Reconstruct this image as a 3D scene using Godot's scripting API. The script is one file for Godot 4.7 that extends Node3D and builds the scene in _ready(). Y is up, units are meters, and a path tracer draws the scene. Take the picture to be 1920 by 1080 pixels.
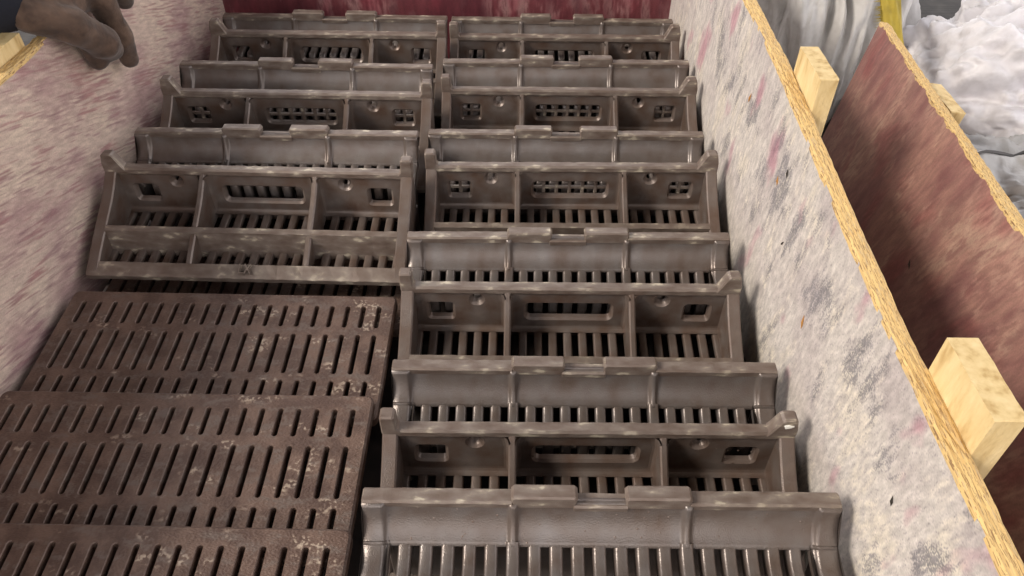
extends Node3D
# Cast iron grates packed in two rows in a plywood crate, seen from above. Metres, y up.

const TILT := 42.8129
const EYE := Vector3(0, 0.564, 0)
const PITCH := 0.01834        # one bar and one slot of a grate
const ZY := Basis(Vector3(0, 0, 1), Vector3(0, 1, 0), Vector3(-1, 0, 0))   # (u, v, w) -> z, y, -x
const XY := Basis(Vector3(1, 0, 0), Vector3(0, 1, 0), Vector3(0, 0, 1))
const XZ := Basis(Vector3(1, 0, 0), Vector3(0, 0, -1), Vector3(0, 1, 0))   # (u, v, w) -> x, -z, y

var M := {}
var used := {}
var rng := RandomNumberGenerator.new()
var wobble := FastNoiseLite.new()

func _ready():
	rng.seed = 7
	wobble.seed = 5; wobble.frequency = 0.06; wobble.fractal_octaves = 3
	# ---------------------------------------------------------------- camera
	var cam := Camera3D.new()
	cam.name = "camera"
	cam.fov = 2.0 * rad_to_deg(atan(540.0 / 1400.0))
	cam.near = 0.02
	cam.far = 60.0
	add_child(cam)
	cam.position = EYE
	cam.rotation_degrees = Vector3(-TILT, 0.7505, 0)
	cam.current = true
	# ---------------------------------------------------------------- sky and light
	var env := Environment.new()
	env.background_mode = Environment.BG_SKY
	var sm := ProceduralSkyMaterial.new()
	sm.sky_top_color = Color(0.97, 0.97, 1.0)
	sm.sky_horizon_color = Color(0.94, 0.905, 0.87)
	sm.sky_curve = 0.35
	sm.sky_energy_multiplier = 1.0
	sm.ground_bottom_color = Color(0.2, 0.19, 0.18)
	sm.ground_horizon_color = Color(0.4, 0.39, 0.38)
	var sky := Sky.new()
	sky.sky_material = sm
	env.sky = sky
	env.tonemap_mode = Environment.TONE_MAPPER_LINEAR
	env.tonemap_exposure = 2.6
	env.sdfgi_enabled = true
	env.ssao_enabled = true
	env.ssil_enabled = true
	var we := WorldEnvironment.new()
	we.name = "world_environment"
	we.environment = env
	add_child(we)
	var sun := DirectionalLight3D.new()
	sun.name = "sun"
	sun.light_color = Color(1.0, 0.965, 0.92)
	sun.light_energy = 0.48
	sun.light_angular_distance = 18.0
	sun.shadow_enabled = true
	add_child(sun)
	sun.look_at_from_position(Vector3(-1.0, 0.85, 0.35), Vector3.ZERO)
	make_materials()
	setting()
	crate()
	neighbour_panel()
	grates()
	bags()
	person()

# ==================================================================== helpers
func lin(r: float, g: float, b: float) -> Color:
	return Color(r, g, b).linear_to_srgb()

func numbered(called: String) -> String:
	if not used.has(called):
		used[called] = 0
		return called
	used[called] += 1
	return "%s_%03d" % [called, used[called]]

func tag(o: Node, label: String, category: String, group := "", kind := ""):
	if label: o.set_meta("label", label)
	if category: o.set_meta("category", category)
	if group: o.set_meta("group", group)
	if kind: o.set_meta("kind", kind)

func thing(called: String, at := Vector3.ZERO) -> Node3D:
	var o := Node3D.new()
	o.name = numbered(called)
	add_child(o)
	o.position = at
	return o

func part(called: String, mesh: Mesh, mat: Material, parent: Node, at := Vector3.ZERO) -> MeshInstance3D:
	var o := MeshInstance3D.new()
	o.name = called if parent != self else numbered(called)
	o.mesh = mesh
	o.material_override = mat
	o.position = at
	if parent != self:      # alike parts take _001, _002 ...
		var n := called
		var k := 0
		while parent.has_node(n):
			k += 1
			n = "%s_%03d" % [called, k]
		o.name = n
	parent.add_child(o, true)
	return o

func begin() -> SurfaceTool:
	var st := SurfaceTool.new()
	st.begin(Mesh.PRIMITIVE_TRIANGLES)
	st.set_smooth_group(-1)
	return st

func done(st: SurfaceTool) -> ArrayMesh:
	st.generate_normals()
	return st.commit()

# a, b, c counter-clockwise seen from outside
func tri(st: SurfaceTool, a: Vector3, b: Vector3, c: Vector3):
	st.add_vertex(a); st.add_vertex(c); st.add_vertex(b)

func quad(st: SurfaceTool, a: Vector3, b: Vector3, c: Vector3, d: Vector3):
	tri(st, a, b, c); tri(st, a, c, d)

func quad_uv(st: SurfaceTool, p: Array, uv: Array):
	for k in [0, 2, 1, 0, 3, 2]:
		st.set_uv(uv[k]); st.add_vertex(p[k])

func inset(poly: PackedVector2Array, b: float) -> PackedVector2Array:
	var out := PackedVector2Array()
	var n := poly.size()
	for i in n:
		var e1 := (poly[i] - poly[(i + n - 1) % n]).normalized()
		var e2 := (poly[(i + 1) % n] - poly[i]).normalized()
		var n1 := Vector2(-e1.y, e1.x)
		var n2 := Vector2(-e2.y, e2.x)
		out.append(poly[i] + (n1 + n2) / maxf(0.35, 1.0 + n1.dot(n2)) * b)
	return out

# polygon (u, v) pushed along w from w0 to w1, edges chamfered by b
func prism(st: SurfaceTool, poly_in: PackedVector2Array, w0: float, w1: float, b: float, basis := XY, at := Vector3.ZERO):
	var poly := poly_in
	if Geometry2D.is_polygon_clockwise(poly): poly.reverse()
	var a := 0.0
	for i in poly.size():
		a += poly[i].cross(poly[(i + 1) % poly.size()])
	if a < 0: poly.reverse()
	var small := inset(poly, b)
	var n := poly.size()
	var rings := [[small, w0], [poly, w0 + b]]
	if w1 - w0 > 0.03:           # cast edges are never dead straight
		var seg := int((w1 - w0) / 0.008)
		for k in range(1, seg):
			var w := lerpf(w0 + b, w1 - b, float(k) / seg)
			var p := PackedVector2Array()
			for i in n:
				p.append(poly[i] + Vector2(wobble.get_noise_2d(w * 1000, i * 37.0), wobble.get_noise_2d(w * 1000, i * 37.0 + 500)) * 0.0007)
			rings.append([p, w])
	rings.append_array([[poly, w1 - b], [small, w1]])
	for r in rings.size() - 1:
		for i in n:
			var j := (i + 1) % n
			var p = rings[r]; var q = rings[r + 1]
			quad(st, at + basis * Vector3(p[0][i].x, p[0][i].y, p[1]), at + basis * Vector3(p[0][j].x, p[0][j].y, p[1]),
				at + basis * Vector3(q[0][j].x, q[0][j].y, q[1]), at + basis * Vector3(q[0][i].x, q[0][i].y, q[1]))
	var t := Geometry2D.triangulate_polygon(small)
	for k in range(0, t.size(), 3):
		var p0 := small[t[k]]; var p1 := small[t[k + 1]]; var p2 := small[t[k + 2]]
		if (p1 - p0).cross(p2 - p0) < 0:
			var s := p1; p1 = p2; p2 = s
		tri(st, at + basis * Vector3(p0.x, p0.y, w1), at + basis * Vector3(p1.x, p1.y, w1), at + basis * Vector3(p2.x, p2.y, w1))
		tri(st, at + basis * Vector3(p0.x, p0.y, w0), at + basis * Vector3(p2.x, p2.y, w0), at + basis * Vector3(p1.x, p1.y, w0))

func box(st: SurfaceTool, lo: Vector3, hi: Vector3, b: float, basis := Basis.IDENTITY, at := Vector3.ZERO):
	prism(st, PackedVector2Array([Vector2(lo.x, lo.y), Vector2(hi.x, lo.y), Vector2(hi.x, hi.y), Vector2(lo.x, hi.y)]), lo.z, hi.z, b, basis, at)

# closed rings joined one to the next, ends capped
func loft(st: SurfaceTool, rings: Array, smooth := true, caps := true):
	if smooth: st.set_smooth_group(1)
	var n: int = rings[0].size()
	var mid := Vector3.ZERO
	for v in rings[0]: mid += v / n
	# which way round?
	var s := 0.0
	var along: Vector3 = rings[1][0] - rings[0][0]
	for i in n:
		s += (rings[0][i] - mid).cross(rings[0][(i + 1) % n] - mid).dot(along)
	var flip := s < 0
	for r in rings.size() - 1:
		for i in n:
			var j := (i + 1) % n
			if flip: quad(st, rings[r][j], rings[r][i], rings[r + 1][i], rings[r + 1][j])
			else: quad(st, rings[r][i], rings[r][j], rings[r + 1][j], rings[r + 1][i])
	st.set_smooth_group(-1)
	if caps:
		for e in [0, rings.size() - 1]:
			for i in n - 2:
				if (e == 0) == flip: tri(st, rings[e][0], rings[e][i + 1], rings[e][i + 2])
				else: tri(st, rings[e][0], rings[e][i + 2], rings[e][i + 1])

# a rectangle of plate with one rounded opening through it; front at w = 0, back at w = -t
func holed(st: SurfaceTool, x0: float, x1: float, y0: float, y1: float, c: Vector2, hx: float, hy: float, r: float, bevel: float, t: float, basis := XY, at := Vector3.ZERO, seg := 4, shrink := 0.0):
	var corner := [Vector2(x1, y1), Vector2(x0, y1), Vector2(x0, y0), Vector2(x1, y0)]
	var sx := [1, -1, -1, 1]
	var sy := [1, 1, -1, -1]
	var ring := []          # [[front outer corner index], point, unit offset]
	for q in 4:
		for k in seg + 1:
			var a: float = (q + float(k) / seg) * PI / 2
			var d := Vector2(cos(a), sin(a))
			ring.append([q, c + Vector2(sx[q] * (hx - r), sy[q] * (hy - r)) + d * r, d])
	var n := ring.size()
	var V := func(p: Vector2, w: float) -> Vector3: return at + basis * Vector3(p.x, p.y, w)
	for i in n:
		var j := (i + 1) % n
		var p: Vector2 = ring[i][1]; var q: Vector2 = ring[j][1]
		var pb: Vector2 = p + ring[i][2] * bevel; var qb: Vector2 = q + ring[j][2] * bevel
		var pi_: Vector2 = p - ring[i][2] * shrink; var qi: Vector2 = q - ring[j][2] * shrink
		if ring[i][0] == ring[j][0]:
			var o: Vector2 = corner[ring[i][0]]
			tri(st, V.call(pb, 0), V.call(o, 0), V.call(qb, 0))
			tri(st, V.call(pi_, -t), V.call(qi, -t), V.call(o, -t))
		else:
			var o1: Vector2 = corner[ring[i][0]]; var o2: Vector2 = corner[ring[j][0]]
			quad(st, V.call(pb, 0), V.call(o1, 0), V.call(o2, 0), V.call(qb, 0))
			quad(st, V.call(pi_, -t), V.call(qi, -t), V.call(o2, -t), V.call(o1, -t))
		quad(st, V.call(p, -bevel), V.call(pb, 0), V.call(qb, 0), V.call(q, -bevel))
		quad(st, V.call(pi_, -t), V.call(p, -bevel), V.call(q, -bevel), V.call(qi, -t))

# ==================================================================== materials
func noise_tex(seed_: int, freq: float, oct: int, ramp: Array, normal := 0.0, size := 512, kind := FastNoiseLite.TYPE_SIMPLEX_SMOOTH) -> NoiseTexture2D:
	var n := FastNoiseLite.new()
	n.seed = seed_; n.frequency = freq; n.fractal_octaves = oct; n.noise_type = kind
	var t := NoiseTexture2D.new()
	t.width = size; t.height = size; t.seamless = true; t.noise = n
	if normal > 0:
		t.as_normal_map = true; t.bump_strength = normal
	elif ramp.size():
		var g := Gradient.new()
		g.offsets = PackedFloat32Array(); g.colors = PackedColorArray()
		for s in ramp: g.add_point(s[0], s[1])
		t.color_ramp = g
	return t

func metal(ramp: Array, seed_: int, scale: Vector3, rough: float, metallic: float) -> StandardMaterial3D:
	var m := StandardMaterial3D.new()
	m.albedo_texture = noise_tex(seed_, 0.012, 6, ramp)
	m.roughness = rough
	m.metallic = metallic
	m.metallic_specular = 0.5
	m.normal_enabled = true
	m.normal_texture = noise_tex(seed_ + 1, 0.45, 2, [], 1.6)
	m.normal_scale = 0.5
	m.uv1_triplanar = true
	m.uv1_world_triplanar = true
	m.uv1_scale = scale
	return m

func make_materials():
	M.iron = metal([[0.0, lin(0.1, 0.056, 0.038)], [0.3, lin(0.13, 0.091, 0.072)], [0.52, lin(0.145, 0.11, 0.092)], [0.7, lin(0.155, 0.125, 0.11)], [1.0, lin(0.21, 0.17, 0.148)]], 11, Vector3(4, 4, 4), 0.38, 0.35)
	M.iron_grey = metal([[0.0, lin(0.1, 0.068, 0.052)], [0.3, lin(0.13, 0.102, 0.088)], [0.52, lin(0.148, 0.123, 0.11)], [0.72, lin(0.158, 0.138, 0.129)], [1.0, lin(0.21, 0.182, 0.168)]], 17, Vector3(4, 4, 4), 0.34, 0.4)
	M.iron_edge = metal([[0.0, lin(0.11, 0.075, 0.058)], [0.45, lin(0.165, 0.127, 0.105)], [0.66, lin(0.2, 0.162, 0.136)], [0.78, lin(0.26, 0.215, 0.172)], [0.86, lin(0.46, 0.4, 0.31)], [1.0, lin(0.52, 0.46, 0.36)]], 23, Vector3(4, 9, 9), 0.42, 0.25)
	M.plate = plate_material(31)
	M.plate_b = plate_material(57)
	M.right = board_material("right", 1536, 384)
	M.left = board_material("left", 1536, 384)
	M.far = board_material("far", 768, 256)
	M.neighbour = board_material("neighbour", 1024, 384)
	M.edge = edge_material()
	M.pine = pine_material()
	var m := StandardMaterial3D.new()
	m.albedo_color = lin(0.75, 0.74, 0.68); m.roughness = 0.6
	M.paint = m
	m = StandardMaterial3D.new()
	m.albedo_texture = noise_tex(81, 0.02, 5, [[0.0, lin(0.018, 0.016, 0.015)], [1.0, lin(0.05, 0.045, 0.04)]])
	m.uv1_triplanar = true; m.uv1_world_triplanar = true; m.uv1_scale = Vector3(2, 2, 2); m.roughness = 0.9
	M.ground = m
	m = StandardMaterial3D.new()
	m.albedo_texture = noise_tex(82, 0.02, 5, [[0.0, lin(0.012, 0.008, 0.007)], [1.0, lin(0.03, 0.018, 0.014)]])
	m.uv1_triplanar = true; m.uv1_world_triplanar = true; m.uv1_scale = Vector3(3, 3, 3); m.roughness = 0.9
	M.floor = m
	M.chip = StandardMaterial3D.new(); M.chip.albedo_color = lin(0.62, 0.33, 0.1); M.chip.roughness = 0.8
	M.chip_dark = StandardMaterial3D.new(); M.chip_dark.albedo_color = lin(0.06, 0.05, 0.04); M.chip_dark.roughness = 0.8
	M.bag_white = cloth_material(Color(0.7, 0.675, 0.69), 91, 0.42)
	M.bag_grey = cloth_material(Color(0.55, 0.53, 0.51), 93, 0.6)
	M.bag_silver = cloth_material(Color(0.45, 0.435, 0.42), 95, 0.45)
	M.strap = cloth_material(Color(0.13, 0.125, 0.125), 97, 0.8)
	M.yellow = cloth_material(Color(0.36, 0.26, 0.02), 99, 0.8)
	M.glove = StandardMaterial3D.new()
	M.glove.albedo_texture = noise_tex(71, 0.008, 5, [[0.0, lin(0.025, 0.015, 0.011)], [0.38, lin(0.055, 0.03, 0.019)], [0.6, lin(0.09, 0.052, 0.034)], [1.0, lin(0.15, 0.093, 0.063)]])
	M.glove.normal_enabled = true
	M.glove.normal_texture = noise_tex(72, 0.05, 4, [], 3.0); M.glove.normal_scale = 0.5
	M.glove.uv1_triplanar = true; M.glove.uv1_world_triplanar = true; M.glove.uv1_scale = Vector3(9, 9, 9)
	M.glove.roughness = 0.85; M.glove.rim_enabled = true; M.glove.rim = 0.3
	M.sleeve = cloth_material(Color(0.006, 0.007, 0.014), 73, 0.9)

func cloth_material(c: Color, seed_: int, rough: float) -> StandardMaterial3D:
	var m := StandardMaterial3D.new()
	m.albedo_texture = noise_tex(seed_, 0.015, 5, [[0.0, lin(c.r * 0.75, c.g * 0.74, c.b * 0.72)], [0.5, lin(c.r, c.g, c.b)], [1.0, lin(c.r * 1.12, c.g * 1.12, c.b * 1.12)]])
	m.normal_enabled = true
	m.normal_texture = noise_tex(seed_ + 1, 0.08, 3, [], 2.0); m.normal_scale = 0.4
	m.uv1_triplanar = true; m.uv1_world_triplanar = true; m.uv1_scale = Vector3(4, 4, 4)
	m.roughness = rough
	return m

func fnl(seed_: int, freq: float, oct := 3) -> FastNoiseLite:
	var n := FastNoiseLite.new()
	n.seed = seed_; n.frequency = freq; n.fractal_octaves = oct; n.noise_type = FastNoiseLite.TYPE_SIMPLEX_SMOOTH
	return n

func to_texture(w: int, h: int, data: PackedByteArray) -> ImageTexture:
	var im := Image.create_from_data(w, h, false, Image.FORMAT_RGB8, data)
	im.generate_mipmaps()
	return ImageTexture.create_from_image(im)

func put(data: PackedByteArray, at: int, c: Color):
	data[at] = int(clampf(c.r, 0, 1) * 255.0); data[at + 1] = int(clampf(c.g, 0, 1) * 255.0); data[at + 2] = int(clampf(c.b, 0, 1) * 255.0)

# weathered phenolic film on formwork plywood: u along the board, v from the bottom (1) to the top (0) of the picture
func board_material(kind: String, w: int, h: int) -> StandardMaterial3D:
	var data := PackedByteArray(); data.resize(w * h * 3)
	var s := kind.hash() % 1000
	var big := fnl(s, 0.006, 4)
	var streak := fnl(s + 1, 0.02, 4)
	var fine := fnl(s + 2, 0.09, 3)
	var spot := fnl(s + 3, 0.014, 3)
	var base: Color; var alt: Color; var cream: Color; var dark: Color; var red: Color
	var slant := 0.5
	var turn := deg_to_rad({"right": -80.0, "left": 22.0, "far": 88.0}.get(kind, -72.0))
	var ca := cos(turn); var sa := sin(turn)
	match kind:
		"right":
			base = lin(0.52, 0.475, 0.43); alt = lin(0.42, 0.37, 0.35); cream = lin(0.57, 0.51, 0.42); dark = lin(0.085, 0.085, 0.1); red = lin(0.36, 0.16, 0.2); slant = -0.3
		"left":
			base = lin(0.52, 0.405, 0.34); alt = lin(0.4, 0.27, 0.25); cream = lin(0.57, 0.46, 0.37); dark = lin(0.22, 0.125, 0.14); red = lin(0.36, 0.17, 0.16); slant = -0.6
		"far":
			base = lin(0.16, 0.043, 0.05); alt = lin(0.11, 0.026, 0.034); cream = lin(0.34, 0.19, 0.18); dark = lin(0.06, 0.015, 0.02); red = lin(0.22, 0.04, 0.055); slant = 0.1
		_:
			base = lin(0.3, 0.16, 0.125); alt = lin(0.21, 0.095, 0.085); cream = lin(0.4, 0.26, 0.19); dark = lin(0.14, 0.055, 0.052); red = lin(0.22, 0.07, 0.065); slant = 0.9
	for y in h:
		var v := float(y) / h
		for x in w:
			var p := x * ca + y * sa          # along the smears
			var t := -x * sa + y * ca         # across them
			var b := big.get_noise_2d(x, y)
			var k := streak.get_noise_2d(t * 1.5, p * 0.3)
			var f := fine.get_noise_2d(t * 1.4, p * 0.4)
			var c := base.lerp(alt, clampf(0.35 + b * 1.1 + k * 0.9, 0, 1))
			c = c.lerp(cream, clampf((k * 1.2 - b + f * 0.5) * 1.3 - 0.15, 0, 0.85))
			var sp := spot.get_noise_2d(t * 0.95 + 500, p * 0.5)
			match kind:
				"right":
					var band := clampf(1.0 - absf(v - 0.27 - 0.15 * b) * 3.6, 0, 1)
					var gr := fine.get_noise_2d(t * 2.6 + 60, p * 0.5)
					var g2 := fine.get_noise_2d(t * 7.0 + 400, p * 3.0)
					var d := clampf((sp * 0.9 + k * 0.8 + k * 0.4 + band * 0.62 - 0.36) * 1.5, 0, 1)
					c = c.lerp(dark, clampf((d * 0.95 - 0.5 + gr * 0.8 + g2 * 1.1) * 1.5, 0, 0.7))
					c = c.lerp(alt, clampf(gr * 0.8 + g2 * 0.5 + 0.1, 0, 0.4))
					var r := clampf((streak.get_noise_2d(t * 0.55 + 900, p * 0.2) - 0.33) * 4.0, 0, 1)
					c = c.lerp(red, r * 0.6)
					c = c.lerp(cream, clampf((v - 0.62) * 1.6 + b * 0.5, 0, 0.5))
				"left":
					var g3 := fine.get_noise_2d(t * 1.8 + 40, p * 0.16)
					var d2 := clampf((k * 0.8 + g3 * 1.5 + f * 0.5 + sp * 0.6 + 0.3 * (v - 0.5) - 0.22) * 1.7, 0, 1)
					c = c.lerp(dark, d2 * 0.6)
					c = c.lerp(red, clampf((sp + g3 * 0.8 - 0.2) * 1.6, 0, 1) * 0.5)
				_:
					var d3 := clampf((k + f * 0.7 - sp - 0.3) * 2.0, 0, 1)
					c = c.lerp(dark, d3 * 0.6)
					c = c.lerp(red, clampf((sp - 0.15) * 2.0, 0, 1) * 0.7)
			c = c * (1.0 + f * 0.12 + fine.get_noise_2d(x * 4.0, y * 4.0) * 0.1)
			put(data, (y * w + x) * 3, c)
	var m := StandardMaterial3D.new()
	m.albedo_texture = to_texture(w, h, data)
	m.normal_enabled = true
	m.normal_texture = noise_tex(s + 9, 0.03, 4, [], 2.0)
	m.normal_scale = 0.05
	m.roughness = 0.55 if kind != "far" else 0.4
	return m

func plate_material(s: int) -> StandardMaterial3D:
	var w := 1024; var h := 512
	var data := PackedByteArray(); data.resize(w * h * 3)
	var big := fnl(s, 0.008, 5)
	var fine := fnl(s + 1, 0.07, 3)
	var scuff := fnl(s + 2, 0.011, 4)
	var a := lin(0.082, 0.048, 0.036); var b := lin(0.14, 0.088, 0.066); var pale := lin(0.42, 0.34, 0.26); var dust := lin(0.13, 0.098, 0.082)
	for y in h:
		for x in w:
			var g := big.get_noise_2d(x, y); var f := fine.get_noise_2d(x, y)
			var c := a.lerp(b, clampf(0.5 + g * 1.3 + f * 0.35, 0, 1))
			var k := scuff.get_noise_2d(x * 0.8, y * 2.2)
			c = c.lerp(dust, clampf((k + f * 0.4 - 0.08) * 1.8, 0, 0.75))
			var m := big.get_noise_2d(x * 0.7 + 700, y * 1.5) + 0.28 * x / w
			var e := scuff.get_noise_2d(x * 1.3 + 300, y * 3.6 + 200)
			c = c.lerp(pale, clampf((m - 0.44) * 4.0, 0, 1) * clampf((e * 0.8 + f * 1.2) * 3.0, 0, 1) * 0.8)
			put(data, (y * w + x) * 3, c)
	var mt := StandardMaterial3D.new()
	mt.albedo_texture = to_texture(w, h, data)
	mt.uv1_triplanar = true
	mt.uv1_scale = Vector3(2.4, 2.4, 4.8)
	mt.uv1_offset = Vector3(0.5, 0, 0.1)
	mt.roughness = 0.5
	mt.metallic = 0.2
	mt.normal_enabled = true
	mt.normal_texture = noise_tex(s + 5, 0.2, 3, [], 1.6)
	mt.normal_scale = 0.5
	return mt

func edge_material() -> StandardMaterial3D:
	var w := 1024; var h := 64
	var data := PackedByteArray(); data.resize(w * h * 3)
	var a := fnl(201, 0.02, 4); var b := fnl(202, 0.11, 3)
	var light := lin(0.66, 0.46, 0.19); var tan := lin(0.54, 0.33, 0.12); var dark := lin(0.2, 0.11, 0.05); var grey := lin(0.4, 0.33, 0.25)
	for y in h:
		var ply := int(y * 7.0 / h)
		for x in w:
			var n := a.get_noise_2d(x, y * 3.0 + ply * 100); var f := b.get_noise_2d(x * 0.26, y * 2.4)
			var c := light.lerp(tan, clampf((0.5 if ply % 2 else 0.1) + n * 0.5 + f * 0.6, 0, 1))
			c = c.lerp(grey, clampf(n * 1.2 + f * 0.8 - 0.25, 0, 0.6))
			if f < -0.33: c = c.lerp(dark, 0.75)
			if fposmod(y * 7.0 / h, 1.0) < 0.2: c = c.lerp(dark, clampf(0.25 + b.get_noise_2d(x * 0.3, ply * 77) * 2.4 - 0.3, 0, 0.85))
			put(data, (y * w + x) * 3, c)
	var m := StandardMaterial3D.new()
	m.albedo_texture = to_texture(w, h, data)
	m.roughness = 0.85
	return m

func pine_material() -> StandardMaterial3D:
	var m := StandardMaterial3D.new()
	m.albedo_texture = noise_tex(211, 0.01, 4, [[0.0, lin(0.42, 0.27, 0.1)], [0.45, lin(0.62, 0.46, 0.22)], [1.0, lin(0.72, 0.56, 0.3)]])
	m.uv1_triplanar = true; m.uv1_scale = Vector3(14, 3, 14)
	m.normal_enabled = true
	m.normal_texture = noise_tex(212, 0.05, 4, [], 3.0); m.normal_scale = 0.4
	m.roughness = 0.8
	return m

# ==================================================================== the setting
func setting():
	var st := begin()
	box(st, Vector3(-8, -0.4, -9), Vector3(8, -0.165, 4), 0.01)
	var g := part("ground", done(st), M.ground, self)
	tag(g, "dark concrete yard floor under the crate", "ground", "", "structure")
	st = begin()
	box(st, Vector3(-1.9, 2.3, -3.2), Vector3(1.9, 2.4, 2.6), 0.01)
	var rf := part("roof", done(st), M.ground, self)
	tag(rf, "flat shed roof above the crate, open on all sides", "roof", "", "structure")

# a board between two bottom corners and a top line; face with film, rough veneer edge on top
func film_board(called: String, parent: Node, mat: Material, b0: Vector3, b1: Vector3, tops: Array, thick: Vector3, flip_u := false) -> MeshInstance3D:
	# tops: points along the top of the visible face, from above b0 to above b1
	var st := begin()
	var n: int = tops.size()
	for i in n - 1:
		var u0 := float(i) / (n - 1); var u1 := float(i + 1) / (n - 1)
		var a := b0.lerp(b1, u0); var b := b0.lerp(b1, u1)
		if flip_u:
			u0 = 1.0 - u0; u1 = 1.0 - u1
		var uv := [Vector2(u0, 1), Vector2(u1, 1), Vector2(u1, 0), Vector2(u0, 0)]
		if (b - a).cross(tops[i] - a).dot(thick) < 0:
			quad_uv(st, [a, b, tops[i + 1], tops[i]], uv)
			quad_uv(st, [b + thick, a + thick, tops[i] + thick, tops[i + 1] + thick], uv)
		else:
			quad_uv(st, [b, a, tops[i], tops[i + 1]], [uv[1], uv[0], uv[3], uv[2]])
			quad_uv(st, [a + thick, b + thick, tops[i + 1] + thick, tops[i] + thick], uv)
	for e in [[b0, tops[0]], [b1, tops[n - 1]]]:
		quad_uv(st, [e[0], e[0] + thick, e[1] + thick, e[1]], [Vector2(0, 1), Vector2(0.01, 1), Vector2(0.01, 0), Vector2(0, 0)])
	var o := part(called, done(st), mat, parent)
	# the torn veneer edge: strips across the thickness, each a little higher or lower
	var e := begin()
	var seg := 170
	var rows := 8
	var grid := []
	var jit := fnl(called.hash() % 500, 0.09, 3)
	for i in seg + 1:
		var f := float(i) / seg * (n - 1)
		var k := mini(int(f), n - 2)
		var p: Vector3 = tops[k].lerp(tops[k + 1], f - k)
		var row := []
		for r in rows:
			var q := p + thick * (-0.03 + 1.06 * r / (rows - 1))
			var up := 0.0006 * jit.get_noise_2d(i * 3, r * 40) + rng.randf_range(-0.0005, 0.0005)
			if r == 0 or r == rows - 1: up -= 0.0006 + 0.0014 * absf(jit.get_noise_2d(i * 1.7, r * 90 + 7))
			row.append(q + Vector3(0, 0.0012 + up, 0) + thick * (0.07 * jit.get_noise_2d(i * 1.3, r * 30 + 300) + rng.randf_range(-0.014, 0.014)))
		grid.append(row)
	for i in seg:
		for r in rows - 1:
			var uv := [Vector2(float(i) / seg * 3, float(r) / (rows - 1)), Vector2(float(i + 1) / seg * 3, float(r) / (rows - 1)), Vector2(float(i + 1) / seg * 3, float(r + 1) / (rows - 1)), Vector2(float(i) / seg * 3, float(r + 1) / (rows - 1))]
			var c := [grid[i][r], grid[i + 1][r], grid[i + 1][r + 1], grid[i][r + 1]]
			if (c[1] - c[0]).cross(c[3] - c[0]).y < 0:
				c.reverse(); uv.reverse()
			quad_uv(e, c, uv)
		for r in [0, rows - 1]:      # skirts down the faces
			var d := Vector3(0, -0.0045, 0)
			quad_uv(e, [grid[i][r] + d, grid[i + 1][r] + d, grid[i + 1][r], grid[i][r]], [Vector2(i / 60.0, 0.1), Vector2((i + 1) / 60.0, 0.1), Vector2((i + 1) / 60.0, 0), Vector2(i / 60.0, 0)])
	part("veneer_edge", done(e), M.edge, o)
	return o

func batten(called: String, parent: Node, lo: Vector3, hi: Vector3) -> MeshInstance3D:
	var st := begin()
	var c := (lo + hi) / 2
	box(st, lo - c, hi - c, 0.0009)
	return part(called, done(st), M.pine, parent, c)

func chip(parent: Node, at: Vector3, along: Vector3, out: Vector3, length: float, width: float, mat: Material):
	var st := begin()
	var side := along.cross(out).normalized() * width
	var a := along.normalized() * length
	var pts := [at - a, at - a * 0.2 + side, at + a, at + a * 0.15 - side * 0.8]
	var top := at + out.normalized() * 0.0016
	for i in 4:
		tri(st, pts[i], pts[(i + 1) % 4], top)
		tri(st, pts[i], top, pts[(i + 1) % 4])
	part("splinter", done(st), mat, parent)

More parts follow.
